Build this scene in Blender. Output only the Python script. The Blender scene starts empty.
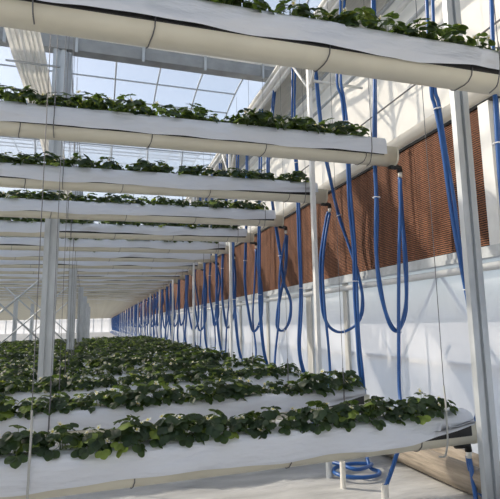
import bpy, math, random
import numpy as np
from mathutils import Vector, Matrix, noise

S = bpy.context.scene
C = S.collection
R = random.Random(7)
PI = math.pi

# ------------------------------------------------------------------ camera
cam_data = bpy.data.cameras.new('camera')
cam = bpy.data.objects.new('camera', cam_data)
C.objects.link(cam)
cam_data.sensor_fit = 'HORIZONTAL'
cam_data.sensor_width = 36
cam_data.lens = 489.22 / 500 * 36
cam_data.clip_end = 600
cr = Vector((0.95586085, -0.29345325, -0.01467061))
cu = Vector((-0.03016936, -0.14769193, 0.98857317))
cf = Vector((0.29226673, 0.94449578, 0.15002623))
cam.matrix_world = Matrix(((cr.x, cu.x, -cf.x, 0), (cr.y, cu.y, -cf.y, 0), (cr.z, cu.z, -cf.z, 1.6), (0, 0, 0, 1)))
S.camera = cam

# ------------------------------------------------------------------ sky, sun, exposure
SUN_TRAVEL = Vector((0.68, -0.46, -0.56))
w = bpy.data.worlds.new('sky')
S.world = w
w.use_nodes = True
nt = w.node_tree
nt.nodes.clear()
wo = nt.nodes.new('ShaderNodeOutputWorld')
bg = nt.nodes.new('ShaderNodeBackground')
sk = nt.nodes.new('ShaderNodeTexSky')
sk.sky_type = 'NISHITA'
sk.sun_disc = False
sk.sun_elevation = math.radians(34)
sk.sun_rotation = math.radians(-56)
sk.air_density = 1.0
sk.dust_density = 2.5
hz = nt.nodes.new('ShaderNodeMix')
hz.data_type = 'RGBA'
hz.inputs['Factor'].default_value = 0.25
hz.inputs['B'].default_value = (5.2, 5.6, 6.0, 1)
nt.links.new(sk.outputs['Color'], hz.inputs['A'])
nt.links.new(hz.outputs['Result'], bg.inputs['Color'])
bg.inputs['Strength'].default_value = 0.225
nt.links.new(bg.outputs[0], wo.inputs[0])
sd = bpy.data.lights.new('sun', 'SUN')
sd.energy = 4.9
sd.angle = math.radians(1.0)
sd.color = (1.0, 0.90, 0.76)
so = bpy.data.objects.new('sun', sd)
C.objects.link(so)
so.rotation_euler = SUN_TRAVEL.to_track_quat('-Z', 'Y').to_euler()
so.location = (-8, 4, 14)
S.view_settings.view_transform = 'Standard'
S.view_settings.look = 'None'
S.view_settings.gamma = 1
S.view_settings.use_curve_mapping = False
S.view_settings.exposure = 0.0
S.cycles.transparent_max_bounces = 16
S.cycles.max_bounces = 8

# ------------------------------------------------------------------ materials
def mat(name, col, rough=0.5, metal=0.0, var=0.0, vscale=8.0, bump=0.0, bscale=30.0, transl=0.0, tcol=None, clear=0.0, spec=0.5, stretch=None, objvar=0.0, bdist=0.02):
    m = bpy.data.materials.new(name)
    m.use_nodes = True
    n, l = m.node_tree.nodes, m.node_tree.links
    p = n['Principled BSDF']
    out = n['Material Output']
    p.inputs['Base Color'].default_value = (*col, 1)
    p.inputs['Roughness'].default_value = rough
    p.inputs['Metallic'].default_value = metal
    p.inputs['Specular IOR Level'].default_value = spec
    csock = None
    if var or bump:
        tc = n.new('ShaderNodeTexCoord')
        mp = n.new('ShaderNodeMapping')
        l.new(tc.outputs['Object'], mp.inputs['Vector'])
        if stretch:
            mp.inputs['Scale'].default_value = stretch
    if var:
        nz = n.new('ShaderNodeTexNoise')
        nz.inputs['Scale'].default_value = vscale
        nz.inputs['Detail'].default_value = 5
        l.new(mp.outputs[0], nz.inputs['Vector'])
        rp = n.new('ShaderNodeMapRange')
        rp.inputs['From Min'].default_value = 0.3
        rp.inputs['From Max'].default_value = 0.7
        rp.inputs['To Min'].default_value = 1 - var
        rp.inputs['To Max'].default_value = 1 + var
        l.new(nz.outputs['Fac'], rp.inputs['Value'])
        mx = n.new('ShaderNodeMix')
        mx.data_type = 'RGBA'
        mx.blend_type = 'MULTIPLY'
        mx.inputs['Factor'].default_value = 1
        mx.inputs['A'].default_value = (*col, 1)
        l.new(rp.outputs[0], mx.inputs['B'])
        csock = mx.outputs['Result']
        l.new(csock, p.inputs['Base Color'])
    if objvar:
        oi = n.new('ShaderNodeObjectInfo')
        hs = n.new('ShaderNodeHueSaturation')
        r2 = n.new('ShaderNodeMapRange')
        r2.inputs['To Min'].default_value = 1 - objvar
        r2.inputs['To Max'].default_value = 1 + objvar
        l.new(oi.outputs['Random'], r2.inputs['Value'])
        l.new(r2.outputs[0], hs.inputs['Value'])
        if csock:
            l.new(csock, hs.inputs['Color'])
        else:
            hs.inputs['Color'].default_value = (*col, 1)
        csock = hs.outputs[0]
        l.new(csock, p.inputs['Base Color'])
    if bump:
        nb = n.new('ShaderNodeTexNoise')
        nb.inputs['Scale'].default_value = bscale
        nb.inputs['Detail'].default_value = 4
        l.new(mp.outputs[0], nb.inputs['Vector'])
        bp = n.new('ShaderNodeBump')
        bp.inputs['Strength'].default_value = bump
        bp.inputs['Distance'].default_value = bdist
        l.new(nb.outputs['Fac'], bp.inputs['Height'])
        l.new(bp.outputs[0], p.inputs['Normal'])
    last = p.outputs[0]
    if transl:
        tr = n.new('ShaderNodeBsdfTranslucent')
        tr.inputs['Color'].default_value = (*(tcol or col), 1)
        ms = n.new('ShaderNodeMixShader')
        ms.inputs[0].default_value = transl
        l.new(last, ms.inputs[1])
        l.new(tr.outputs[0], ms.inputs[2])
        last = ms.outputs[0]
    if clear:
        tp = n.new('ShaderNodeBsdfTransparent')
        ms = n.new('ShaderNodeMixShader')
        ms.inputs[0].default_value = clear
        l.new(last, ms.inputs[1])
        l.new(tp.outputs[0], ms.inputs[2])
        last = ms.outputs[0]
    l.new(last, out.inputs['Surface'])
    return m

M = {}
M['film'] = mat('white_bed_film', (0.72, 0.75, 0.81), 0.36, bump=0.9, bdist=0.04, bscale=2.4, transl=0.12, stretch=(1, 4, 4))
M['trough'] = mat('cream_gutter_plastic', (0.62, 0.59, 0.485), 0.40, var=0.05, vscale=3)
M['black'] = mat('black_plastic', (0.012, 0.012, 0.013), 0.5)
M['white_plastic'] = mat('white_pipe_plastic', (0.78, 0.76, 0.70), 0.4, var=0.06)
M['steel'] = mat('galvanised_steel', (0.50, 0.53, 0.55), 0.48, metal=0.35, var=0.14, vscale=9, stretch=(1, 1, 0.25))
M['dark_steel'] = mat('dull_grey_steel', (0.30, 0.32, 0.34), 0.5, metal=0.3, var=0.12, vscale=4)
M['white_steel'] = mat('pale_painted_steel', (0.72, 0.73, 0.72), 0.45, var=0.05)
M['hoop'] = mat('roof_pipe_steel', (0.42, 0.45, 0.48), 0.5, metal=0.3)
M['wire'] = mat('dark_wire', (0.13, 0.13, 0.14), 0.5, metal=0.4)
M['rope'] = mat('grey_twisted_cord', (0.42, 0.42, 0.40), 0.8)
M['hose'] = mat('blue_hose', (0.018, 0.095, 0.31), 0.33, var=0.12, vscale=4)
M['tie'] = mat('white_tie', (0.8, 0.82, 0.85), 0.4)
M['leaf'] = mat('strawberry_leaf', (0.017, 0.035, 0.017), 0.5, var=0.35, vscale=14, transl=0.34, tcol=(0.17, 0.27, 0.04), objvar=0.22, spec=0.4)
M['young_leaf'] = mat('young_strawberry_leaf', (0.17, 0.24, 0.05), 0.5, var=0.3, vscale=14, transl=0.35, tcol=(0.42, 0.5, 0.07), spec=0.4)
M['stalk'] = mat('leaf_stalk', (0.18, 0.24, 0.07), 0.6, transl=0.2)
M['petal'] = mat('white_petal', (0.88, 0.87, 0.76), 0.6, transl=0.3)
M['stamen'] = mat('yellow_flower_heart', (0.75, 0.66, 0.18), 0.7)
M['floor'] = mat('dusty_white_groundcover', (0.45, 0.45, 0.44), 0.8, var=0.22, vscale=2.2, bump=1.0, bscale=9, stretch=(0.6, 1.8, 1))
M['outside'] = mat('pale_concrete_yard', (0.55, 0.53, 0.49), 0.9, var=0.1, vscale=0.6)
M['timber'] = mat('weathered_timber', (0.30, 0.255, 0.20), 0.85, var=0.35, vscale=5, bump=0.6, bscale=12, stretch=(5, 0.5, 5))
M['post'] = mat('weathered_grey_post', (0.50, 0.50, 0.47), 0.8, var=0.18, vscale=6, stretch=(2, 2, 0.4))
M['roof_film'] = mat('clear_roof_film', (0.85, 0.9, 0.95), 0.4, transl=0.12, tcol=(0.9, 0.93, 0.97), clear=0.72)
M['clear_film'] = mat('clear_gable_film', (0.85, 0.9, 0.95), 0.4, transl=0.6, tcol=(0.9, 0.93, 0.97), clear=0.70)
M['wall_film'] = mat('hazy_wall_film', (0.80, 0.82, 0.86), 0.35, var=0.10, vscale=1.6, bump=0.7, bscale=2.2, transl=0.45, tcol=(0.88, 0.90, 0.95), clear=0.30, stretch=(1, 1.6, 0.7))
M['upper_film'] = mat('white_curtain_film', (0.86, 0.83, 0.76), 0.5, bump=0.5, bscale=2.5, transl=0.35, stretch=(1, 0.8, 1.6))
M['light_block'] = mat('grey_light_block', (0.62, 0.64, 0.67), 0.8)  # opaque grey for the added sheet, its tone sets fill from behind the camera
M['screen'] = mat('white_shade_cloth', (0.80, 0.79, 0.75), 0.75, var=0.10, vscale=6, transl=0.3, stretch=(9, 0.6, 9))

def pad_material():
    m = bpy.data.materials.new('brown_corrugated_cooling_paper')
    m.use_nodes = True
    n, l = m.node_tree.nodes, m.node_tree.links
    p = n['Principled BSDF']
    tc = n.new('ShaderNodeTexCoord')
    wv = n.new('ShaderNodeTexWave')
    wv.wave_type = 'BANDS'
    wv.bands_direction = 'Z'
    wv.inputs['Scale'].default_value = 12.5
    wv.inputs['Distortion'].default_value = 1.6
    wv.inputs['Detail'].default_value = 1.0
    wv.inputs['Detail Scale'].default_value = 3.0
    nz = n.new('ShaderNodeTexNoise')
    nz.inputs['Scale'].default_value = 2.0
    nz.inputs['Detail'].default_value = 4
    mp = n.new('ShaderNodeMapping')
    mp.inputs['Scale'].default_value = (1, 5, 0.6)
    l.new(tc.outputs['Object'], wv.inputs['Vector'])
    l.new(tc.outputs['Object'], mp.inputs['Vector'])
    l.new(mp.outputs[0], nz.inputs['Vector'])
    cp = n.new('ShaderNodeValToRGB')
    cp.color_ramp.elements[0].position = 0.2
    cp.color_ramp.elements[0].color = (0.012, 0.006, 0.004, 1)
    cp.color_ramp.elements[1].position = 0.75
    cp.color_ramp.elements[1].color = (0.26, 0.108, 0.054, 1)
    l.new(wv.outputs['Fac'], cp.inputs[0])
    mr = n.new('ShaderNodeMapRange')
    mr.inputs['From Min'].default_value = 0.3
    mr.inputs['From Max'].default_value = 0.7
    mr.inputs['To Min'].default_value = 0.7
    mr.inputs['To Max'].default_value = 1.2
    l.new(nz.outputs['Fac'], mr.inputs['Value'])
    oi = n.new('ShaderNodeObjectInfo')
    r2 = n.new('ShaderNodeMapRange')
    r2.inputs['To Min'].default_value = 0.85
    r2.inputs['To Max'].default_value = 1.12
    l.new(oi.outputs['Random'], r2.inputs['Value'])
    mu = n.new('ShaderNodeMath')
    mu.operation = 'MULTIPLY'
    l.new(mr.outputs[0], mu.inputs[0])
    l.new(r2.outputs[0], mu.inputs[1])
    mx = n.new('ShaderNodeMix')
    mx.data_type = 'RGBA'
    mx.blend_type = 'MULTIPLY'
    mx.inputs['Factor'].default_value = 1
    l.new(cp.outputs[0], mx.inputs['A'])
    l.new(mu.outputs[0], mx.inputs['B'])
    l.new(mx.outputs['Result'], p.inputs['Base Color'])
    p.inputs['Roughness'].default_value = 0.9
    bp = n.new('ShaderNodeBump')
    bp.inputs['Strength'].default_value = 0.8
    bp.inputs['Distance'].default_value = 0.01
    l.new(wv.outputs['Fac'], bp.inputs['Height'])
    l.new(bp.outputs[0], p.inputs['Normal'])
    return m
M['pad'] = pad_material()

# ------------------------------------------------------------------ helpers
class MB:
    def __init__(s):
        s.v, s.f, s.m = [], [], []
    def add(s, vs, fs, mi=0):
        o = len(s.v)
        s.v.extend([tuple(v) for v in vs])
        s.f.extend([tuple(i + o for i in f) for f in fs])
        s.m.extend([mi] * len(fs))
        return s
    def box(s, x0, x1, y0, y1, z0, z1, mi=0):
        return s.add([(x0, y0, z0), (x1, y0, z0), (x1, y1, z0), (x0, y1, z0), (x0, y0, z1), (x1, y0, z1), (x1, y1, z1), (x0, y1, z1)],
                     [(0, 3, 2, 1), (4, 5, 6, 7), (0, 1, 5, 4), (1, 2, 6, 5), (2, 3, 7, 6), (3, 0, 4, 7)], mi)
    def tube(s, pts, r, n=8, mi=0, caps=True):
        pts = [Vector(p) for p in pts]
        rr = r if isinstance(r, (list, tuple)) else [r] * len(pts)
        up = None
        vs, fs = [], []
        for i, p in enumerate(pts):
            d = (pts[min(i + 1, len(pts) - 1)] - pts[max(i - 1, 0)])
            if d.length < 1e-9:
                d = Vector((0, 0, 1))
            d.normalize()
            if up is None:
                up = d.orthogonal().normalized()
            up = (up - d * up.dot(d))
            if up.length < 1e-6:
                up = d.orthogonal()
            up.normalize()
            b = d.cross(up)
            for k in range(n):
                a = 2 * PI * k / n
                vs.append(p + (up * math.cos(a) + b * math.sin(a)) * rr[i])
        for i in range(len(pts) - 1):
            for k in range(n):
                fs.append((i * n + k, i * n + (k + 1) % n, (i + 1) * n + (k + 1) % n, (i + 1) * n + k))
        if caps:
            fs.append(tuple(range(n - 1, -1, -1)))
            fs.append(tuple((len(pts) - 1) * n + k for k in range(n)))
        return s.add(vs, fs, mi)
    def sweep(s, prof, xs, mi=0, caps=True):
        """closed (y,z) profile carried along x"""
        n = len(prof)
        vs, fs = [], []
        for x in xs:
            vs += [(x, y, z) for y, z in prof]
        for i in range(len(xs) - 1):
            for k in range(n):
                fs.append((i * n + k, (i + 1) * n + k, (i + 1) * n + (k + 1) % n, i * n + (k + 1) % n))
        if caps:
            fs.append(tuple(range(n)))
            fs.append(tuple((len(xs) - 1) * n + k for k in range(n - 1, -1, -1)))
        return s.add(vs, fs, mi)
    def prism(s, prof, z0, z1, mi=0):
        n = len(prof)
        vs = [(x, y, z0) for x, y in prof] + [(x, y, z1) for x, y in prof]
        fs = [(k, (k + 1) % n, n + (k + 1) % n, n + k) for k in range(n)]
        fs += [tuple(range(n - 1, -1, -1)), tuple(range(n, 2 * n))]
        return s.add(vs, fs, mi)
    def grid(s, rows, mi=0):
        nr, nc = len(rows), len(rows[0])
        vs = [p for r in rows for p in r]
        fs = [(i * nc + j, i * nc + j + 1, (i + 1) * nc + j + 1, (i + 1) * nc + j) for i in range(nr - 1) for j in range(nc - 1)]
        return s.add(vs, fs, mi)
    def mesh(s, name, mats, smooth=False):
        me = bpy.data.meshes.new(name)
        me.from_pydata(s.v, [], s.f)
        for m in (mats if isinstance(mats, (list, tuple)) else [mats]):
            me.materials.append(m)
        if any(s.m):
            me.polygons.foreach_set('material_index', s.m)
        if smooth:
            me.polygons.foreach_set('use_smooth', [True] * len(me.polygons))
        me.update()
        return me
    def build(s, name, mats, parent=None, smooth=False, loc=None):
        o = bpy.data.objects.new(name, s.mesh(name, mats, smooth))
        C.objects.link(o)
        if parent:
            o.parent = parent
        if loc:
            o.location = loc
        return o

def link(name, me, parent=None, loc=None, rz=None, sc=None):
    o = bpy.data.objects.new(name, me)
    C.objects.link(o)
    if parent:
        o.parent = parent
    if loc is not None:
        o.location = loc
    if rz is not None:
        o.rotation_euler = (0, 0, rz)
    if sc is not None:
        o.scale = (sc, sc, sc)
    return o

def tag(o, label, cat, group=None, kind=None):
    o['label'] = label
    o['category'] = cat
    if group:
        o['group'] = group
    if kind:
        o['kind'] = kind
    return o

def thing(name, label, cat, loc=(0, 0, 0), group=None, kind=None):
    o = bpy.data.objects.new(name, None)
    o.empty_display_size = 0.1
    C.objects.link(o)
    o.location = loc
    return tag(o, label, cat, group, kind)

def struct(o, label=None, cat=None):
    o['kind'] = 'structure'
    if label:
        o['label'] = label
        o['category'] = cat
    return o

_ONES = 'zeroth first second third fourth fifth sixth seventh eighth ninth tenth eleventh twelfth thirteenth fourteenth fifteenth sixteenth seventeenth eighteenth nineteenth'.split()
_CARD = 'zero one two three four five six seven eight nine'.split()
_TENS = {2: 'twent', 3: 'thirt', 4: 'fort', 5: 'fift', 6: 'sixt', 7: 'sevent', 8: 'eight', 9: 'ninet'}
def nth(k):
    if k < 20:
        return _ONES[k]
    if k >= 100:
        r = k % 100
        h = 'two hundred' if k >= 200 else 'hundred'
        return h + 'th' if r == 0 else h + ' and ' + nth(r)
    t, u = divmod(k, 10)
    return _TENS[t] + 'ieth' if u == 0 else _TENS[t] + 'y-' + _ONES[u]

def spline(pts, per=6):
    pts = [Vector(p) for p in pts]
    P = [pts[0] * 2 - pts[1]] + pts + [pts[-1] * 2 - pts[-2]]
    out = []
    for i in range(1, len(P) - 2):
        a, b, c, d = P[i - 1], P[i], P[i + 1], P[i + 2]
        for k in range(per):
            t = k / per
            out.append(0.5 * (2 * b + (c - a) * t + (2 * a - 5 * b + 4 * c - d) * t * t + (3 * b - a - 3 * c + d) * t ** 3))
    out.append(pts[-1])
    return out

def wob(x, seed, f=1.0):
    return noise.noise(Vector((x * f, seed * 7.31 + 3.1, seed * 1.7)))

# ------------------------------------------------------------------ layout
WX = 4.0                      # inner face of the cooling-pad wall
UZ, LZ = 3.43, 0.41           # underside of raised / lowered gutters
PITCH = 1.91
NROW = 66
NLOW = 16                     # low rows stop before a bare strip of floor
U0, L0 = 3.03, 3.98
GX = 3.36                     # wall end of the gutters
FARY = 134.0
COLX = -0.85
VALLEY = [1.4 + 8 * k for k in range(-1, 18)]
VZ = 7.0

# ------------------------------------------------------------------ setting
b = MB()
xs = np.linspace(-34, WX, 77)
ys = np.concatenate([np.linspace(-7, 12, 77), np.linspace(13, FARY, 45)])
rows = [[(x, y, 0.02 * noise.noise(Vector((x * 1.3, y * 1.3, 0.3))) - 0.012) for x in xs] for y in ys]
b.grid([list(r) for r in rows])
struct(b.build('floor', M['floor'], smooth=True))
b = MB()
b.add([(-300, -200, -0.12), (300, -200, -0.12), (300, 400, -0.12), (-300, 400, -0.12)], [(0, 1, 2, 3)])
struct(b.build('ground_outside', M['outside']))

# lower wall: hazy film with soft vertical wrinkles
def film_wall(name, m, z0, z1, y0, y1, ny, nz, amp, X=WX, label=None):
    bb = MB()
    rs = []
    for i in range(ny + 1):
        y = y0 + (y1 - y0) * i / ny
        rs.append([(X + amp * (noise.noise(Vector((y * 1.7, z0 + (z1 - z0) * j / nz * 0.5, 4.2))) + 0.5 * noise.noise(Vector((y * 5.0, z0 + (z1 - z0) * j / nz * 0.8, 9.2)))),
                    y, z0 + (z1 - z0) * j / nz) for j in range(nz + 1)])
    bb.grid(rs)
    return struct(bb.build(name, m, smooth=True))
film_wall('wall_right', M['wall_film'], -0.02, 2.36, -7, FARY, 900, 8, 0.03)
film_wall('wall_right_upper', M['upper_film'], 3.93, 7.0, -7, FARY, 500, 16, 0.05, X=WX + 0.03)

# pad frame and rails along the wall
PY0 = 4.12
struct(MB().box(WX - 0.10, WX + 0.12, -7, FARY, 2.27, 2.375).box(WX - 0.12, WX - 0.10, -7, FARY, 2.25, 2.30).build('trim_pad_sill', M['steel']))
struct(MB().box(WX - 0.07, WX + 0.12, -7, FARY, 3.925, 3.96).build('trim_pad_head', M['black']))
struct(MB().tube([(WX - 0.09, -7, 4.05), (WX - 0.09, FARY, 4.05)], 0.085, 12).build('trim_curtain_roller', M['upper_film'], smooth=True))
struct(MB().tube([(WX - 0.07, -7, 2.16), (WX - 0.07, FARY, 2.16)], 0.045, 10).build('trim_vent_tube', M['white_steel'], smooth=True))
struct(MB().box(WX + 0.03, WX + 0.07, -7, FARY, 1.06, 1.12).build('trim_wall_rail', M['white_steel']))
struct(MB().tube([(WX - 0.02, -7, 4.75), (WX - 0.02, FARY, 4.75)], 0.012, 6).build('trim_curtain_wire', M['wire']))
struct(MB().box(WX - 0.09, WX + 0.12, PY0 - 0.16, PY0 - 0.01, 2.375, 3.93).build('trim_pad_end_post', M['white_steel']))
struct(MB().box(WX - 0.01, WX + 0.05, -7, PY0 - 0.16, 2.375, 3.93).build('wall_right_near', M['upper_film']))

# cooling pads: one panel every 0.6 m
pw = 0.6
pm = MB().box(-0.05, 0.10, 0.004, pw - 0.004, 2.378, 3.922)
pme = pm.mesh('cooling_pad', M['pad'])
k = 0
y = PY0
while y < FARY - 0.5:
    k += 1
    o = link('cooling_pad', pme, None, (WX, y, 0))
    tag(o, 'brown corrugated cooling pad panel, %s from the white near-end post' % nth(k) if k > 1 else
        'brown corrugated cooling pad panel touching the white near-end post', 'cooling pad', 'cooling pad panels along the wall')
    y += pw

# posts and braces of the lower wall
post_y = [7.4, 8.9] + [11.4 + 2.4 * i for i in range(40)]
for i, y in enumerate(post_y):
    if y > FARY - 1:
        break
    wd = 0.12 if y == 8.9 else 0.07
    struct(MB().box(WX - 0.06, WX - 0.022, y - wd, y + wd, 0, 2.25).build('wall_post', M['post']))
for i in range(10):
    y = 5.17 + 4.8 * i
    for sgn in (-1, 1):
        struct(MB().tube([(WX + 0.09, y, 2.2), (WX + 0.09, y + sgn * 1.05, 0.9)], 0.022, 6).build('wall_brace', M['white_steel'], smooth=True))
        struct(MB().tube([(WX + 0.09, y + 0.6, 0.35), (WX + 0.09, y + 0.6 + sgn * 0.7, 1.3)], 0.02, 6).build('wall_brace', M['white_steel'], smooth=True))

# far end wall, then unseen sheets added to cut light from behind and left
b = MB()
b.add([(-34, FARY, 0), (WX, FARY, 0), (WX, FARY, 7), (-34, FARY, 7)], [(0, 1, 2, 3)])
struct(b.build('wall_back', M['wall_film']))
for i in range(14):
    x = 3.0 - 2.05 * i
    struct(MB().box(x - 0.1, x + 0.1, FARY - 0.3, FARY - 0.1, 0, 7).build('wall_back_post', M['steel']))
b = MB()
b.add([(-34, -6.6, 0), (WX, -6.6, 0), (WX, -6.6, 7), (-34, -6.6, 7)], [(0, 1, 2, 3)])
struct(b.build('light_block_front', M['light_block']))  # unseen sheet, added to block light from behind the camera
b = MB()
b.add([(-34, -6.6, 0), (-34, FARY, 0), (-34, FARY, 7), (-34, -6.6, 7)], [(0, 1, 2, 3)])
struct(b.build('wall_left_unseen', M['wall_film']))  # unseen side film, added to shade the interior from the open horizon

# vaulted roof: spans of 8 m, axis along x
def arch(t):      # t in 0..1 across a span -> (dy, dz)
    a = PI * (1 - t)
    return 4 + 4 * math.cos(a), 2.05 * math.sin(a) ** 0.85 if 0 < t < 1 else 0.0
b = MB()
for yv in VALLEY[:-1]:
    rs = []
    for i in range(25):
        dy, dz = arch(i / 24)
        rs.append([(-34, yv + dy, VZ + 0.08 + dz), (-15, yv + dy, VZ + 0.08 + dz), (WX + 0.08, yv + dy, VZ + 0.08 + dz)])
    b.grid(rs)
struct(b.build('ceiling', M['roof_film'], smooth=True))
b = MB()
for yv in VALLEY[:-1]:
    top = [(WX + 0.06, yv + arch(i / 24)[0], VZ + 0.06 + arch(i / 24)[1]) for i in range(25)]
    b.grid([top, [(p[0], p[1], VZ) for p in top]])
struct(b.build('wall_right_gable', M['clear_film']))
for yv in VALLEY[0:4]:
    for i in range(9):
        x = 4.03 - 1.25 * i
        struct(MB().tube([(x, yv + arch(j / 20)[0], VZ + arch(j / 20)[1]) for j in range(21)], 0.025, 6).build('roof_hoop', M['hoop'], smooth=True))
    for t in (0.12, 0.22, 0.33, 0.42, 0.5, 0.58, 0.67, 0.78, 0.88):
        dy, dz = arch(t)
        struct(MB().tube([(-12, yv + dy, VZ - 0.03 + dz), (4.03, yv + dy, VZ - 0.03 + dz)], 0.024, 6).build('roof_purlin', M['hoop'], smooth=True))
for yv in VALLEY:
    struct(MB().sweep([(yv - 0.17, VZ + 0.07), (yv - 0.165, VZ - 0.02), (yv - 0.12, VZ - 0.16), (yv + 0.12, VZ - 0.16), (yv + 0.165, VZ - 0.02), (yv + 0.17, VZ + 0.07), (yv + 0.14, VZ + 0.07), (yv + 0.1, VZ - 0.12), (yv - 0.1, VZ - 0.12), (yv - 0.14, VZ + 0.07)],
                      [-34, WX + 0.1]).build('roof_valley_gutter', M['dark_steel']))
for i in range(8):
    x = 3.2 - 1.25 * i
    struct(MB().box(x - 0.025, x + 0.025, VALLEY[2] - 0.20, VALLEY[2] - 0.16, VZ - 0.24, VZ + 0.30).build('roof_valley_clip', M['steel']))
# ------------------------------------------------------------------ steel columns
def col_profile(wx, wy):
    g = wx * 0.12
    return [(-wx / 2, -wy / 2), (-g, -wy / 2), (-g, -wy / 2 + 0.03), (g, -wy / 2 + 0.03), (g, -wy / 2), (wx / 2, -wy / 2), (wx / 2, wy / 2), (-wx / 2, wy / 2)]
def column(x, y, wx, wy, label, h=VZ - 0.16, bracket=True):
    t = thing('steel_column', label, 'column', (x, y, 0), 'galvanised columns', 'thing')
    MB().prism(col_profile(wx, wy), 0.02, h).build('post', M['steel'], t)
    MB().box(-wx * 0.8, wx * 0.8, -wy * 0.8, wy * 0.8, 0, 0.02).build('base_plate', M['steel'], t)
    if bracket:
        MB().box(wx / 2, wx / 2 + 0.10, -wy / 2 - 0.01, wy / 2 + 0.01, h - 1.25, h - 0.05).build('gusset_plate', M['dark_steel'], t)
    return t
column(3.235, 3.62, 0.16, 0.06, 'thick galvanised column standing beside the wall end of the nearest low gutter', bracket=False)
for i, yv in enumerate(VALLEY[2:8]):
    column(COLX, yv, 0.235, 0.17, ['broad grey column nearest the camera in the row through the beds', 'grey column just behind the broad one in the row through the beds'][i] if i < 2 else
           '%s grey column along the row through the beds' % nth(i + 1))
for j, xx in enumerate((-4.9, -8.95)):
    for i, yv in enumerate(VALLEY[4 - (j == 0):8]):
        column(xx, yv, 0.235, 0.17, 'small distant grey column, %s along the %s column row away from the pad wall' % (nth(i + 1), ['second', 'third'][j]), bracket=False)
# crossed brace rods between columns
for i, yv in enumerate(VALLEY[3:6]):
    for s in (0, 1):
        z0, z1 = (0.3, 4.1) if s else (4.1, 0.3)
        o = MB().tube([(-4.9, yv - 0.02 + 0.05 * s, z0), (COLX, yv - 0.02 + 0.05 * s, z1)], 0.035, 6).build('brace_rod', M['steel'], smooth=True)
        tag(o, 'grey diagonal brace rod %s towards the pad wall, in the %s pair from the camera' % (['falling', 'rising'][s], nth(i + 1)), 'brace rod', 'crossed brace rods')
# thin posts along the gutter ends
yp = 6.55
k = 0
while yp < 75:
    k += 1
    t = thing('slim_post', ('slim pale post in front of the third raised gutter end' if k == 1 else '%s slim pale post along the gutter ends' % nth(k)), 'post', (3.03, yp, 0), 'slim posts by the gutter ends', 'thing')
    MB().prism([(-0.028, -0.04), (0.028, -0.04), (0.028, 0.04), (-0.028, 0.04)], 0, 6.1).build('shaft', M['white_steel'], t)
    MB().box(-0.07, 0.07, -0.07, 0.07, 0, 0.012).build('foot_plate', M['steel'], t)
    for sgn in (-1, 1):
        MB().tube([(0, 0.02 * sgn, 5.2), (0.0, sgn * 0.75, 6.05)], 0.022, 6).build('brace', M['white_steel'], t, smooth=True)
    MB().tube([(0, 0.02, 5.35), (0.95, 0.02, 5.35)], 0.022, 6).build('wall_strut', M['white_steel'], t, smooth=True)
    yp += 4.85

# eave: pipes and pleated shade screen along the top of the pad wall
eave = [(3.86, 6.74, 0.05), (3.9, 6.28, 0.04), (3.9, 5.92, 0.045), (3.92, 5.62, 0.03), (3.62, 7.02, 0.085), (3.55, 6.86, 0.06), (3.6, 6.70, 0.05), (3.45, 6.5, 0.06), (3.03, 6.12, 0.05), (3.30, 6.32, 0.045), (3.52, 6.62, 0.05), (3.78, 6.9, 0.07), (3.7, 6.4, 0.03), (3.85, 6.1, 0.03)]
wordsE = ['pale pipe tight against the curtain film under the eave pipe', 'second pale pipe down the curtain film from the eave', 'third pale pipe down the curtain film from the eave', 'thin lowest pipe across the top of the curtain film', 'thickest cream pipe running along the eave under the gable', 'white pipe just below the thickest eave pipe', 'white pipe between the thickest eave pipe and the supply pipe', 'white pipe beside the blue hose supply pipe', 'pale square-set rail pipe resting on the slim posts', 'overhead supply pipe the blue hoses drop from', 'grey pipe under the folded screen', 'thick eave pipe below the gable', 'thin drive shaft beside the folded screen', 'thin lower drive shaft near the curtain film']
for (x, z, r), lb in zip(eave, wordsE):
    o = MB().tube([(x, -7, z), (x, FARY - 0.4, z)], r, 10).build('overhead_pipe', M['white_steel'] if r != 0.03 else M['hoop'], smooth=True)
    tag(o, lb, 'pipe', 'overhead pipes along the eave')
def pleats(name, x0, z0, x1, z1, n, amp, ya, yb, ny, seed, label):
    bb = MB()
    rs = []
    for i in range(ny + 1):
        y = ya + (yb - ya) * i / ny
        r = []
        for j in range(n * 2 + 1):
            t = j / (n * 2)
            a = amp if j % 2 else -amp
            jx = 0.03 * noise.noise(Vector((y * 0.8, j * 3.1, seed)))
            r.append((x0 + (x1 - x0) * t + jx, y, z0 + (z1 - z0) * t + a + 0.04 * noise.noise(Vector((y * 1.4, j * 0.7, seed + 5)))))
        rs.append(r)
    bb.grid(rs)
    return tag(bb.build(name, M['screen']), label, 'shade screen')
pleats('folded_shade_screen', 3.12, 6.5, 3.97, 6.25, 8, 0.07, -7, FARY - 0.5, 140, 2.0, 'pleated white shade screen folded along the eave above the pad wall')
pleats('folded_shade_screen', -1.47, 6.05, -0.975, 6.1, 7, 0.035, 1.6, 30, 60, 8.0, 'crumpled white shade screen gathered overhead beside the broad grey column')
o = bpy.data.objects['folded_shade_screen.001']
MB().tube([(-1.6, 8.4, 5.99), (-0.75, 8.4, 5.99)], 0.018, 6).build('support_rod', M['hoop'], o, smooth=True)
b = MB()
rs = []
for i in range(81):
    x = -12 + 15.6 * i / 80
    rs.append([(x, 9.12 + 0.02 * wob(x, 3, 2), VZ + 0.24 + 0.03 * wob(x, 1, 1.3)), (x, 9.08 + 0.03 * wob(x, 4, 1.5), VZ + 0.17), (x, 9.12, VZ + 0.10 + 0.03 * wob(x, 2, 1.1)), (x, 9.22, VZ + 0.06)])
b.grid(rs)
tag(b.build('rolled_film', M['screen'], smooth=True), 'slack white film lying along the top of the overhead valley beam', 'film')

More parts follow.
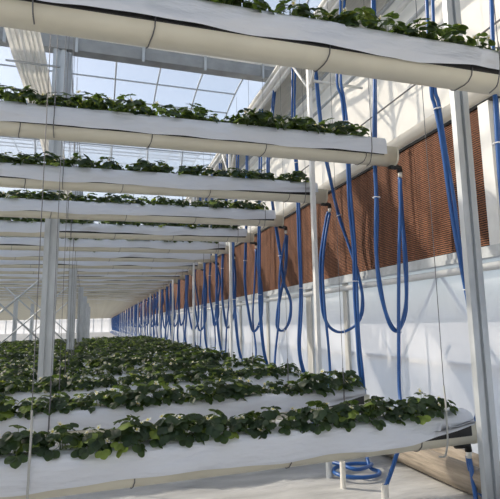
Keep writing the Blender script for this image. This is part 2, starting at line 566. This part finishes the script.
# ------------------------------------------------------------------ hanging gutters
TROUGH = [(-0.112, 0.20), (-0.112, 0.085), (-0.102, 0.045), (-0.076, 0.014), (-0.042, 0.0), (0.042, 0.0), (0.076, 0.014), (0.102, 0.045), (0.112, 0.085), (0.112, 0.20),
          (0.102, 0.20), (0.098, 0.05), (0.042, 0.012), (-0.042, 0.012), (-0.098, 0.05), (-0.102, 0.20)]
LINER = [(-0.117, 0.095), (-0.117, 0.235), (-0.08, 0.265), (0.08, 0.265), (0.117, 0.235), (0.117, 0.095), (0.09, 0.06), (-0.09, 0.06)]
HIGH_TILT = 0.010
LOW_TILT = 0.019              # low gutters rise gently towards the wall
SEG = MB()
def gutter(i, high):
    y0 = (U0 if high else L0) + PITCH * i
    z0 = UZ if high else LZ
    xl = -(1.9 + 0.27 * y0)
    kindw = 'raised' if high else 'low'
    place = ('nearest' if i == 0 else nth(i + 1)) + ' ' + kindw
    t = thing('hanging_gutter', 'cream %s growing gutter in white film, %s' % (kindw, 'nearest to the camera' if i == 0 else '%s row from the camera' % nth(i + 1)), 'growing gutter', (0, y0, z0),
              '%s growing gutters' % kindw)
    seed = i * 2.3 + (40 if high else 0)
    nx = 24 if i < 8 else 8
    xs = [xl + (GX - xl) * k / nx for k in range(nx + 1)]
    MB().sweep(TROUGH, xs).build('trough', M['trough'], t, smooth=True)
    MB().sweep(LINER, [xl, GX - (0.19 if high else 0.07)]).build('substrate_bag', M['black'], t)
    # the white film draped over the bed
    st = 0.05 if i < 3 else (0.10 if i < 8 else 0.35)
    fx1 = GX - (0.17 if high else 0.06)
    n = max(8, int((fx1 - xl) / st))
    rows = []
    for k in range(n + 1):
        x = xl + (fx1 - xl) * k / n
        e = max(0.0, 1 - (fx1 - x) / 0.85)
        lift = (0.03 if high else 0.105) * e * e
        wv = 0.055 * wob(x, seed, 1.1) + 0.012 * wob(x, seed + 3, 3.0)
        bl = 0.034 * wob(x, seed + 1, 1.3) + 0.014 * wob(x, seed + 9, 4.5)
        fl = 0.030 * wob(x, seed + 2, 1.7)
        wv2 = 0.030 * wob(x, seed + 5, 0.9)
        tp = 0.012 * wob(x, seed + 4, 2.4)
        low = 0.082 + wv + lift
        rows.append([(x, -0.140 - max(bl, -0.012) - 0.012 * e, low),
                     (x, -0.150 - max(bl, -0.012) * 0.9 + 0.3 * fl, low + 0.05),
                     (x, -0.152 - bl * 0.5 - 0.5 * fl, low * 0.45 + 0.115),
                     (x, -0.146 + fl * 0.6, 0.25), (x, -0.122 + fl * 0.3, 0.288 + 0.3 * tp), (x, -0.07, 0.303 + tp), (x, 0, 0.31 + tp), (x, 0.07, 0.303 + tp), (x, 0.122, 0.288),
                     (x, 0.146, 0.25), (x, 0.152, 0.18), (x, 0.150 + abs(bl), 0.085 + wv2)])
    MB().grid(rows).build('film_cover', M['film'], t, smooth=True)
    # wall end: cap, black elbow, white connector
    if i < 26:
        MB().sweep([(p[0] * 1.04, p[1] - 0.004 if p[1] < 0.1 else p[1]) for p in TROUGH[:10]], [GX - 0.012, GX + 0.012]).build('end_cap', M['trough'], t)
        ex = GX + (0.09 if high else -0.03)
        MB().tube([(ex - 0.14, 0, -0.005), (ex - 0.05, 0, -0.012), (ex - 0.005, 0, -0.02), (ex, 0, -0.075)], 0.034, 10).build('drain_elbow', M['black'], t, smooth=True)
        MB().tube([(ex, 0, -0.075), (ex, 0, -0.135)], 0.026, 10).build('hose_connector', M['white_plastic'], t, smooth=True)
    if i < 9:
        off = [0.28, 0.1, 0.3, 0.15][i % 4]
        x = 2.75 - (off - 0.28)
        while x > max(xl, -0.25 * y0 - 1.0):
            MB().tube([(x + 0.003, -0.122, 0.11), (x, -0.112, 0.05), (x - 0.01, -0.082, 0.010), (x - 0.02, -0.045, -0.005), (x - 0.03, 0.045, -0.005), (x - 0.035, 0.082, 0.010), (x - 0.035, 0.112, 0.05), (x - 0.035, 0.12, 0.12)],
                      0.0045, 5).build('joint_strap', M['wire'], t, smooth=True)
            x -= 1.23
    # hoist wires
    if i < 12:
        for wx, wl in ((2.97, 'wall-side'), (-0.42 - 0.04 * i, 'column-side')):
            p = thing('hoist_wire', '%s hoist wire of the %s gutter' % (wl, place), 'wire', (wx, y0, z0), 'hoist wires')
            zt = 6.9 - z0
            low = (not high)
            MB().tube([(0, -0.178, 0.30), (0, -0.178, 0.8), (0, -0.17, zt)], 0.0035, 5).build('strand', M['wire'], p)
            mm = M['rope'] if (low and i == 0) else M['wire']
            MB().tube(spline([(0, -0.178, 0.62 if low else 0.36), (0.004, -0.183, 0.45 if low else 0.32), (0, -0.182, 0.25), (0.0, -0.180, 0.16), (-0.004, -0.165, 0.08), (-0.004, -0.13, 0.005), (-0.004, -0.05, -0.016)], 3),
                      0.0085 if low else 0.005, 5).build('sling', mm, p)
    t.rotation_euler = (0, -(HIGH_TILT if high else LOW_TILT), 0)
    return y0, z0, xl
rowsU = [gutter(i, True) for i in range(NROW)]
rowsL = [gutter(i, False) for i in range(NLOW)]

# ------------------------------------------------------------------ strawberry plants
def leaflet(b, base, fwd, up, L, Wd, mi, rr, lod):
    side = fwd.cross(up).normalized()
    up = side.cross(fwd).normalized()
    cup = rr.uniform(0.05, 0.28)
    curl = rr.uniform(0.1, 0.45)
    if lod:
        prof = [(0.0, 0.0), (0.45, 1.0), (1.0, 0.0)]
        vs = [base, base + fwd * L * 0.42 + side * Wd * 0.52 + up * cup * Wd * 0.3, base + fwd * L - up * curl * L * 0.4, base + fwd * L * 0.42 - side * Wd * 0.52 + up * cup * Wd * 0.3,
              base + fwd * L * 0.85 + side * Wd * 0.36 - up * curl * L * 0.15, base + fwd * L * 0.85 - side * Wd * 0.36 - up * curl * L * 0.15]
        b.add(vs, [(0, 1, 4, 2), (0, 2, 5, 3)], mi)
        return
    prof = [(0.0, 0.10), (0.16, 0.56), (0.38, 0.92), (0.60, 1.0), (0.80, 0.84), (0.94, 0.50), (1.0, 0.14)]
    vs, fs = [], []
    for t, h in prof:
        mid = base + fwd * (L * t) - up * (curl * L * t * t * 0.45)
        hw = Wd * 0.5 * h
        vs += [mid + side * hw + up * (hw * cup * 2 - 0.25 * hw * h), mid + side * hw * 0.5 + up * hw * cup, mid, mid - side * hw * 0.5 + up * hw * cup, mid - side * hw + up * (hw * cup * 2 - 0.25 * hw * h)]
    for i in range(len(prof) - 1):
        for j in range(4):
            fs.append((i * 5 + j, i * 5 + j + 1, (i + 1) * 5 + j + 1, (i + 1) * 5 + j))
    b.add(vs, fs, mi)

def plant_meshes(seed, nleaf, lod=0):
    rr = random.Random(seed)
    fo, st = MB(), MB()
    tips = []
    for i in range(nleaf):
        a = i * 2.39996 + rr.uniform(-0.3, 0.3)
        q = (i + 0.5) / nleaf
        reach = 0.03 + 0.125 * q ** 0.7 * rr.uniform(0.75, 1.2)
        hgt = 0.130 * (1 - q ** 1.6) * rr.uniform(0.7, 1.3) + 0.025
        d = Vector((math.cos(a), math.sin(a), 0))
        if abs(d.y) * reach > 0.12:
            hgt -= 0.025 * rr.random()
        p0 = Vector((d.x * 0.015, d.y * 0.015, 0))
        p2 = d * reach + Vector((0, 0, hgt))
        p1 = d * reach * 0.35 + Vector((0, 0, hgt * 0.85 + 0.02))
        if not lod:
            st.tube([p0, p1, p2], 0.0022, 4, caps=False)
        tilt = rr.uniform(0.0, 0.55) + 0.5 * q
        f = (d * math.cos(tilt) - Vector((0, 0, 1)) * math.sin(tilt)).normalized()
        up = (Vector((0, 0, 1)) * math.cos(tilt) + d * math.sin(tilt) + Vector((rr.uniform(-.35, .35), rr.uniform(-.35, .35), 0))).normalized()
        s = f.cross(up).normalized()
        mi = 1 if rr.random() < 0.08 else 0
        L = rr.uniform(0.056, 0.080) * (1.25 if lod else 1)
        for ang, k in ((0, 1.0), (1.15, 0.92), (-1.15, 0.92)):
            fd = (f * math.cos(ang) + s * math.sin(ang) - up * rr.uniform(0, 0.25)).normalized()
            leaflet(fo, p2, fd, up, L * k, L * 0.92 * k, mi, rr, lod)
        if i % 3 == 1:
            tips.append(p2 * 0.9)
    return fo, st, tips

def flower_mb(b, c, n, r, lod=0, mis=(0, 1)):
    n = n.normalized()
    u = n.orthogonal().normalized()
    v = n.cross(u)
    if lod:
        b.add([c + (u * math.cos(k * 1.257) + v * math.sin(k * 1.257)) * r for k in range(5)], [(0, 1, 2, 3, 4)], mis[0])
        return
    for k in range(5):
        a = k * 2 * PI / 5
        d = u * math.cos(a) + v * math.sin(a)
        e = n.cross(d)
        b.add([c + d * r * 0.2, c + d * r * 0.6 + e * r * 0.36 + n * r * 0.12, c + d * r + e * r * 0.2 + n * r * 0.2, c + d * r - e * r * 0.2 + n * r * 0.2, c + d * r * 0.6 - e * r * 0.36 + n * r * 0.12], [(0, 1, 2, 3, 4)], mis[0])
    rings = [(0.40, 0.0), (0.36, 0.2), (0.2, 0.34)]
    vs, fs = [], []
    for rr_, hh in rings:
        vs += [c + (u * math.cos(k * PI / 3) + v * math.sin(k * PI / 3)) * r * rr_ + n * r * hh for k in range(6)]
    for i in range(2):
        for k in range(6):
            fs.append((i * 6 + k, i * 6 + (k + 1) % 6, (i + 1) * 6 + (k + 1) % 6, (i + 1) * 6 + k))
    fs.append(tuple(12 + k for k in range(6)))
    b.add(vs, fs, mis[1])

LEAFM = [M['leaf'], M['young_leaf']]
fb = MB()
flower_mb(fb, Vector((0, 0, 0)), Vector((0, 0, 1)), 0.025)
FLOWER = fb.mesh('flower', [M['petal'], M['stamen']])
NV = 9
VAR = []
for s in range(NV):
    fo, st, tips = plant_meshes(100 + s, 20 + s % 4)
    VAR.append((fo.mesh('foliage', LEAFM, True), st.mesh('leaf_stalks', M['stalk'], True), tips, fo))
VARL = [plant_meshes(300 + s, 17, 1)[0] for s in range(6)]
VARF = [plant_meshes(500 + s, 9, 1)[0] for s in range(5)]

STEP = 0.18
NEAR = 5
MASS = {True: [], False: []}     # (variant arrays, location, rotation, scale)
count = 0
for i in range(NROW):
    for high, rw in ((False, rowsL), (True, rowsU)):
        if i >= len(rw):
            continue
        y0, z0, xl = rw[i]
        zt = z0 + 0.28
        vis = -(0.21 * y0 + 0.05)
        x = GX - 0.30 - (0.15 if high else 0)
        k = 0
        while x > xl + 0.3:
            k += 1
            px = x + R.uniform(-0.05, 0.05)
            py = y0 + R.uniform(-0.045, 0.045)
            rz = R.uniform(0, 2 * PI)
            sc = R.uniform(0.82, 1.2) * (1.12 if not high and i > 0 else 1.0)
            if R.random() < 0.07:
                sc *= 0.62
            if i < NEAR and px > vis and count < 300:
                count += 1
                place = 'nearest' if i == 0 else nth(i + 1)
                t = thing('strawberry_plant', 'strawberry plant, %s from the wall end of the %s %s gutter' % (nth(k), place, 'raised' if high else 'low'), 'strawberry plant', (px, py, zt + (HIGH_TILT if high else LOW_TILT) * px),
                          'strawberry plants in the %s %s gutter' % (place, 'raised' if high else 'low'))
                t.rotation_euler = (0, 0, rz)
                t.scale = (sc, sc, sc)
                v = VAR[R.randrange(NV)]
                link('foliage', v[0], t)
                link('leaf_stalks', v[1], t)
                for tip in R.sample(v[2], R.choice((1, 2, 2, 3, 3))):
                    f = link('flower', FLOWER, t, (tip.x * 1.15, tip.y * 1.15, tip.z + 0.03))
                    f.rotation_euler = (R.uniform(-1, 1), R.uniform(-1, 1), 0)
            else:
                src = VAR[R.randrange(NV)][3] if (i < 8) else (VARL[R.randrange(6)] if i < 22 else VARF[R.randrange(5)])
                MASS[high].append((src, (px, py, zt + (HIGH_TILT if high else LOW_TILT) * px), rz, sc))
            x -= STEP * (1.0 if i < 22 else 1.35)

def mass(name, items, label):
    V, F4, MI = [], [], []
    off = 0
    cache = {}
    fl = MB()
    for src, loc, rz, sc in items:
        key = id(src)
        if key not in cache:
            va = np.array(src.v, dtype=np.float32)
            fa = np.array([f if len(f) == 4 else tuple(f) + (f[-1],) for f in src.f], dtype=np.int32)
            cache[key] = (va, fa, np.array(src.m, dtype=np.int32))
        va, fa, ma = cache[key]
        c, s = math.cos(rz) * sc, math.sin(rz) * sc
        o = np.empty_like(va)
        o[:, 0] = va[:, 0] * c - va[:, 1] * s + loc[0]
        o[:, 1] = va[:, 0] * s + va[:, 1] * c + loc[1]
        o[:, 2] = va[:, 2] * sc + loc[2]
        V.append(o)
        F4.append(fa + off)
        MI.append(ma)
        off += len(va)
        if loc[1] < 40:
            for q in range(R.choice((1, 2, 2, 3))):
                a = R.uniform(0, 2 * PI)
                flower_mb(fl, Vector((loc[0] + 0.13 * math.cos(a), loc[1] + 0.13 * math.sin(a), loc[2] + R.uniform(0.02, 0.17))), Vector((R.uniform(-1, 1), R.uniform(-1, 0.3), 0.8)), 0.027, 1, (2, 2))
    base = off
    V = np.concatenate(V + ([np.array(fl.v, dtype=np.float32)] if fl.v else []))
    F4 = np.concatenate(F4)
    MI = np.concatenate(MI + ([np.array(fl.m, dtype=np.int32)] if fl.v else []))
    nq = len(F4)
    f5 = (np.array(fl.f, dtype=np.int32) + base) if fl.v else np.zeros((0, 5), np.int32)
    me = bpy.data.meshes.new(name)
    me.vertices.add(len(V))
    me.vertices.foreach_set('co', V.ravel())
    loops = np.concatenate([F4.ravel(), f5.ravel()])
    me.loops.add(len(loops))
    me.loops.foreach_set('vertex_index', loops)
    starts = np.concatenate([np.arange(nq) * 4, nq * 4 + np.arange(len(f5)) * 5])
    me.polygons.add(len(starts))
    me.polygons.foreach_set('loop_start', starts.astype(np.int32))
    me.polygons.foreach_set('material_index', MI)
    me.polygons.foreach_set('use_smooth', np.ones(len(starts), dtype=bool))
    for m in LEAFM + [M['petal']]:
        me.materials.append(m)
    me.update(calc_edges=True)
    me.validate()
    o = bpy.data.objects.new(name, me)
    C.objects.link(o)
    return tag(o, label, 'strawberry plants', None, 'stuff')
mass('strawberry_foliage', MASS[False], 'dense dark green strawberry canopy filling the distant low gutters')
mass('strawberry_foliage', MASS[True], 'strip-like strawberry foliage topping the distant raised gutters')

# ------------------------------------------------------------------ blue hoses
HP = (3.30, 6.32)             # overhead supply pipe (x, z)
def hose_single(pts, name, label, group, r=0.0205, per=6, n=8, ties=()):
    t = spline(pts, per)
    o = MB().tube(t, r, n).build(name, M['hose'], smooth=True)
    tag(o, label, 'hose', group)
    return o
def hose_pair(pts, label, group, gap=0.02, r=0.0195, per=6, n=8, ties=True, gd=(1, 0, 0)):
    root = thing('irrigation_hose', label, 'hose', pts[-1], group)
    base = Vector(pts[-1])
    t = [p - base for p in spline(pts, per)]
    g = Vector(gd) * gap
    L = len(t)
    for s in (-1, 1):
        q = []
        for i, p in enumerate(t):
            spread = 1 + 1.2 * max(0, 1 - i / (L * 0.3)) * (1 if s > 0 else 0.4)
            q.append(p + g * s * 0.75 * spread + Vector((0, 0.006 * s * math.sin(i * 0.5), 0)))
        MB().tube(q, r, n).build('tube', M['hose'], root, smooth=True)
    if ties:
        for f in (0.3, 0.62):
            i = int(L * f)
            d = (t[min(i + 1, L - 1)] - t[i]).normalized()
            MB().tube([t[i] - d * 0.004, t[i] + d * 0.004], gap + r + 0.003, 10).build('tie', M['tie'], root, smooth=True)
    return root

for i in range(NROW):
    y0, z0, _ = rowsU[i]
    place = 'nearest' if i == 0 else nth(i + 1)
    n, per = (10, 8) if i < 5 else ((6, 5) if i < 16 else (5, 3))
    rr = random.Random(900 + i)
    cx, cz = GX + 0.09, z0 - 0.12
    hx, hzz = HP
    yo = y0 + 0.06
    if i == 1:
        lp = [(hx, yo, hzz), (3.25, yo, 5.6), (3.21, yo, 4.58), (3.15, yo, 3.62), (3.14, yo, 3.0), (3.10, yo, 2.41), (3.13, yo, 1.96), (3.21, yo, 1.62), (3.32, yo, 1.49), (3.43, yo, 1.67), (3.48, yo, 1.96), (3.49, yo, 2.55), (3.48, yo, 3.03), (3.46, y0 + 0.03, 3.34)]
    elif i == 2:
        lp = [(hx, yo, hzz), (3.34, yo, 5.4), (3.41, yo, 4.48), (3.49, yo, 4.01), (3.62, yo, 3.36), (3.74, yo - 0.05, 2.88), (3.80, yo - 0.2, 2.41), (3.82, yo - 0.3, 1.94), (3.78, yo - 0.2, 1.6), (3.58, yo, 1.45), (3.36, yo + 0.02, 1.60), (3.28, yo, 2.0), (3.29, yo, 2.55), (3.41, yo, 3.2), (3.45, y0 + 0.03, 3.34)]
    elif i == 3:
        lp = [(hx, yo, hzz), (3.13, yo, 4.77), (3.2, yo, 3.97), (3.32, yo, 3.09), (3.40, yo, 2.41), (3.53, yo, 2.03), (3.5, yo, 1.66), (3.36, yo, 1.46), (3.24, yo, 1.57), (3.31, yo + 0.03, 2.03), (3.45, yo + 0.03, 2.61), (3.48, y0 + 0.03, 3.3)]
    else:
        w1 = rr.uniform(0.10, 0.24)
        x1 = rr.uniform(3.08, 3.2)
        zb = rr.uniform(1.35, 1.62)
        dy = rr.uniform(-0.5, 0.5)
        lp = [(hx, yo, hzz), (3.27, yo, 5.2), (x1 + 0.05, yo, 3.9), (x1, yo, 2.6), (x1 + 0.05, yo + dy * 0.4, 1.95), (x1 + w1 * 0.8, yo + dy * 0.7, zb), (x1 + w1 * 1.7, yo + dy, zb + 0.3), (x1 + w1 * 1.9, yo + dy * 0.7, 2.3), (3.5, yo + dy * 0.3, 2.9), (cx, y0 + 0.03, cz)]
    lb = 'blue irrigation hose hanging in a U loop beneath the %s raised gutter end' % place
    hose_pair(lp, lb, 'looped supply hoses of the raised gutters', gap=0.024, per=per, n=n, ties=i < 7, gd=(0.8, 0.6, 0))
    # drain hose to the ground
    if i == 1:
        dp = [(cx, y0, cz), (3.42, y0, 2.9), (3.36, y0, 2.31), (3.30, y0, 1.5), (3.25, y0 - 0.02, 0.80), (3.10, 4.62, 0.58), (2.78, 4.32, 0.33), (2.57, 4.2, 0.1)]
    elif i == 2:
        dp = [(cx, y0, cz), (3.35, y0, 2.87), (3.29, y0, 2.4), (3.30, y0, 1.79), (3.34, y0, 1.19), (3.33, y0, 0.7), (3.1, y0 - 0.1, 0.25), (2.7, y0 - 0.15, 0.05)]
    else:
        a = rr.uniform(-0.09, 0.05)
        dp = [(cx, y0, cz), (cx - 0.05 + a, y0 + rr.uniform(-.1, .1), 2.6), (cx - 0.12 + a, y0 + rr.uniform(-.1, .1), 1.7), (cx - 0.12 + a * 2, y0, 0.9), (3.15, y0 - 0.1, 0.35), (2.75, y0 - 0.15, 0.05)]
    hose_single(dp, 'drain_hose', 'single blue drain hose falling from the %s raised gutter end to the ground' % place, 'drain hoses of the raised gutters', per=per, n=n)
    # supply hose of the low gutter
    y0, z0 = L0 + PITCH * i, LZ
    yo = y0 - 0.02
    if i == 0:
        sp = [(hx, yo, hzz), (3.26, yo, 4.99), (3.22, yo, 4.01), (3.26, yo, 3.75), (3.33, yo, 3.01), (3.38, yo, 2.39), (3.44, yo, 2.0), (3.49, yo + 0.02, 1.6), (3.55, yo + 0.05, 1.1), (3.54, yo + 0.05, 0.8), (3.42, yo, 0.64)]
    elif i == 1:
        sp = [(hx, yo, hzz), (3.18, yo, 5.11), (3.23, yo, 4.74), (3.27, yo, 4.15), (3.27, yo, 3.28), (3.30, yo, 2.58), (3.29, yo, 1.89), (3.30, yo, 1.24), (3.33, yo, 0.8), (3.35, yo, 0.58)]
    else:
        a = rr.uniform(-0.05, 0.09)
        sp = [(hx, yo, hzz), (3.26, yo, 5.05), (3.23 + a, yo + rr.uniform(-.1, .1), 4.2), (3.21 + a, yo + rr.uniform(-.15, .15), 2.85), (3.22 + a, yo, 1.99), (3.25, yo, 1.15), (3.36, yo, 0.62)]
    hose_pair(sp, 'blue irrigation hose dropping nearly straight from overhead %s' % ('to the %s low gutter end' % place if i < NLOW else 'between raised gutters, %s in its row' % nth(i + 1)), 'straight supply hoses of the low gutters', gap=0.022, per=per, n=n, ties=i < 7, gd=(0.8, -0.6, 0))

# drain of the nearest low gutter, coil on the ground, stubs, logs
hose_single([(GX - 0.03, L0, 0.35), (3.33, L0 - 0.02, 0.25), (3.31, L0 - 0.05, 0.17), (3.24, L0 - 0.15, 0.09), (3.10, L0 - 0.32, 0.03), (2.9, 3.4, 0.022)], 'drain_hose', 'short blue drain hose bending from the nearest low gutter end to the floor', 'short drain hoses at the floor')
hose_single([(GX - 0.02, L0 + 0.03, 0.35), (3.35, L0 + 0.02, 0.22), (3.33, L0 - 0.06, 0.10), (3.27, L0 - 0.35, 0.03), (3.2, 3.1, 0.025)], 'drain_hose', 'blue drain hose running down beside the thick galvanised column to the floor', 'short drain hoses at the floor')
cc = Vector((2.66, 4.9, 0.03))
cp = [(3.44, 5.88, 0.36), (3.36, 5.75, 0.2), (3.05, 5.4, 0.12), (2.90, 5.1, 0.13), (2.86, 4.98, 0.06)]
for q in range(13):
    a = 0.4 - q * PI / 6
    cp.append((cc.x + 0.25 * math.cos(a), cc.y + 0.20 * math.sin(a), 0.022 + 0.004 * q))
cp += [(2.62, 4.82, 0.085), (2.5, 5.05, 0.1), (2.36, 5.4, 0.08), (2.2, 5.6, 0.03)]
hose_single(cp, 'coiled_hose', 'blue hose lying coiled on the floor under the nearest low gutter', 'coiled hose', r=0.02, per=6, n=10)
def stub(x, y, h, r, m, label):
    n = 14
    bb = MB()
    ring = lambda rad, z: [(rad * math.cos(2 * PI * k / n), rad * math.sin(2 * PI * k / n), z) for k in range(n)]
    vs = ring(r, -0.05) + ring(r, h) + ring(r * 0.8, h) + ring(r * 0.8, h - 0.06)
    fs = [(j * n + k, j * n + (k + 1) % n, (j + 1) * n + (k + 1) % n, (j + 1) * n + k) for j in range(3) for k in range(n)] + [tuple(3 * n + k for k in range(n))]
    bb.add(vs, fs)
    return tag(bb.build('pipe_stub', m, loc=(x, y, 0)), label, 'pipe stub')
stub(2.355, 4.62, 0.235, 0.028, M['white_plastic'], 'white upright pipe stub in front of the coiled blue hose')
stub(2.56, 4.2, 0.125, 0.034, M['white_plastic'], 'white upright pipe stub with a blue hose pushed into its mouth')
stub(2.38, 4.98, 0.15, 0.034, M['steel'], 'short grey pipe stub left of the coiled blue hose')
def log(x0, y0, x1, y1, r, seed, label):
    pts, rad = [], []
    for i in range(25):
        t = i / 24
        pts.append((x0 + (x1 - x0) * t + 0.02 * wob(t * 4, seed), y0 + (y1 - y0) * t, r * 0.97))
        rad.append(r * (1 + 0.07 * wob(t * 6, seed + 2)))
    o = MB().tube(pts, rad, 14).build('timber_log', M['timber'], smooth=True)
    return tag(o, label, 'log', 'timber logs by the wall')
log(3.40, 6.3, 3.41, 2.7, 0.125, 1, 'weathered timber log farther from the wall, under the gutter ends')
log(3.72, 6.9, 3.78, 2.6, 0.125, 2, 'weathered timber log lying tight against the film wall')
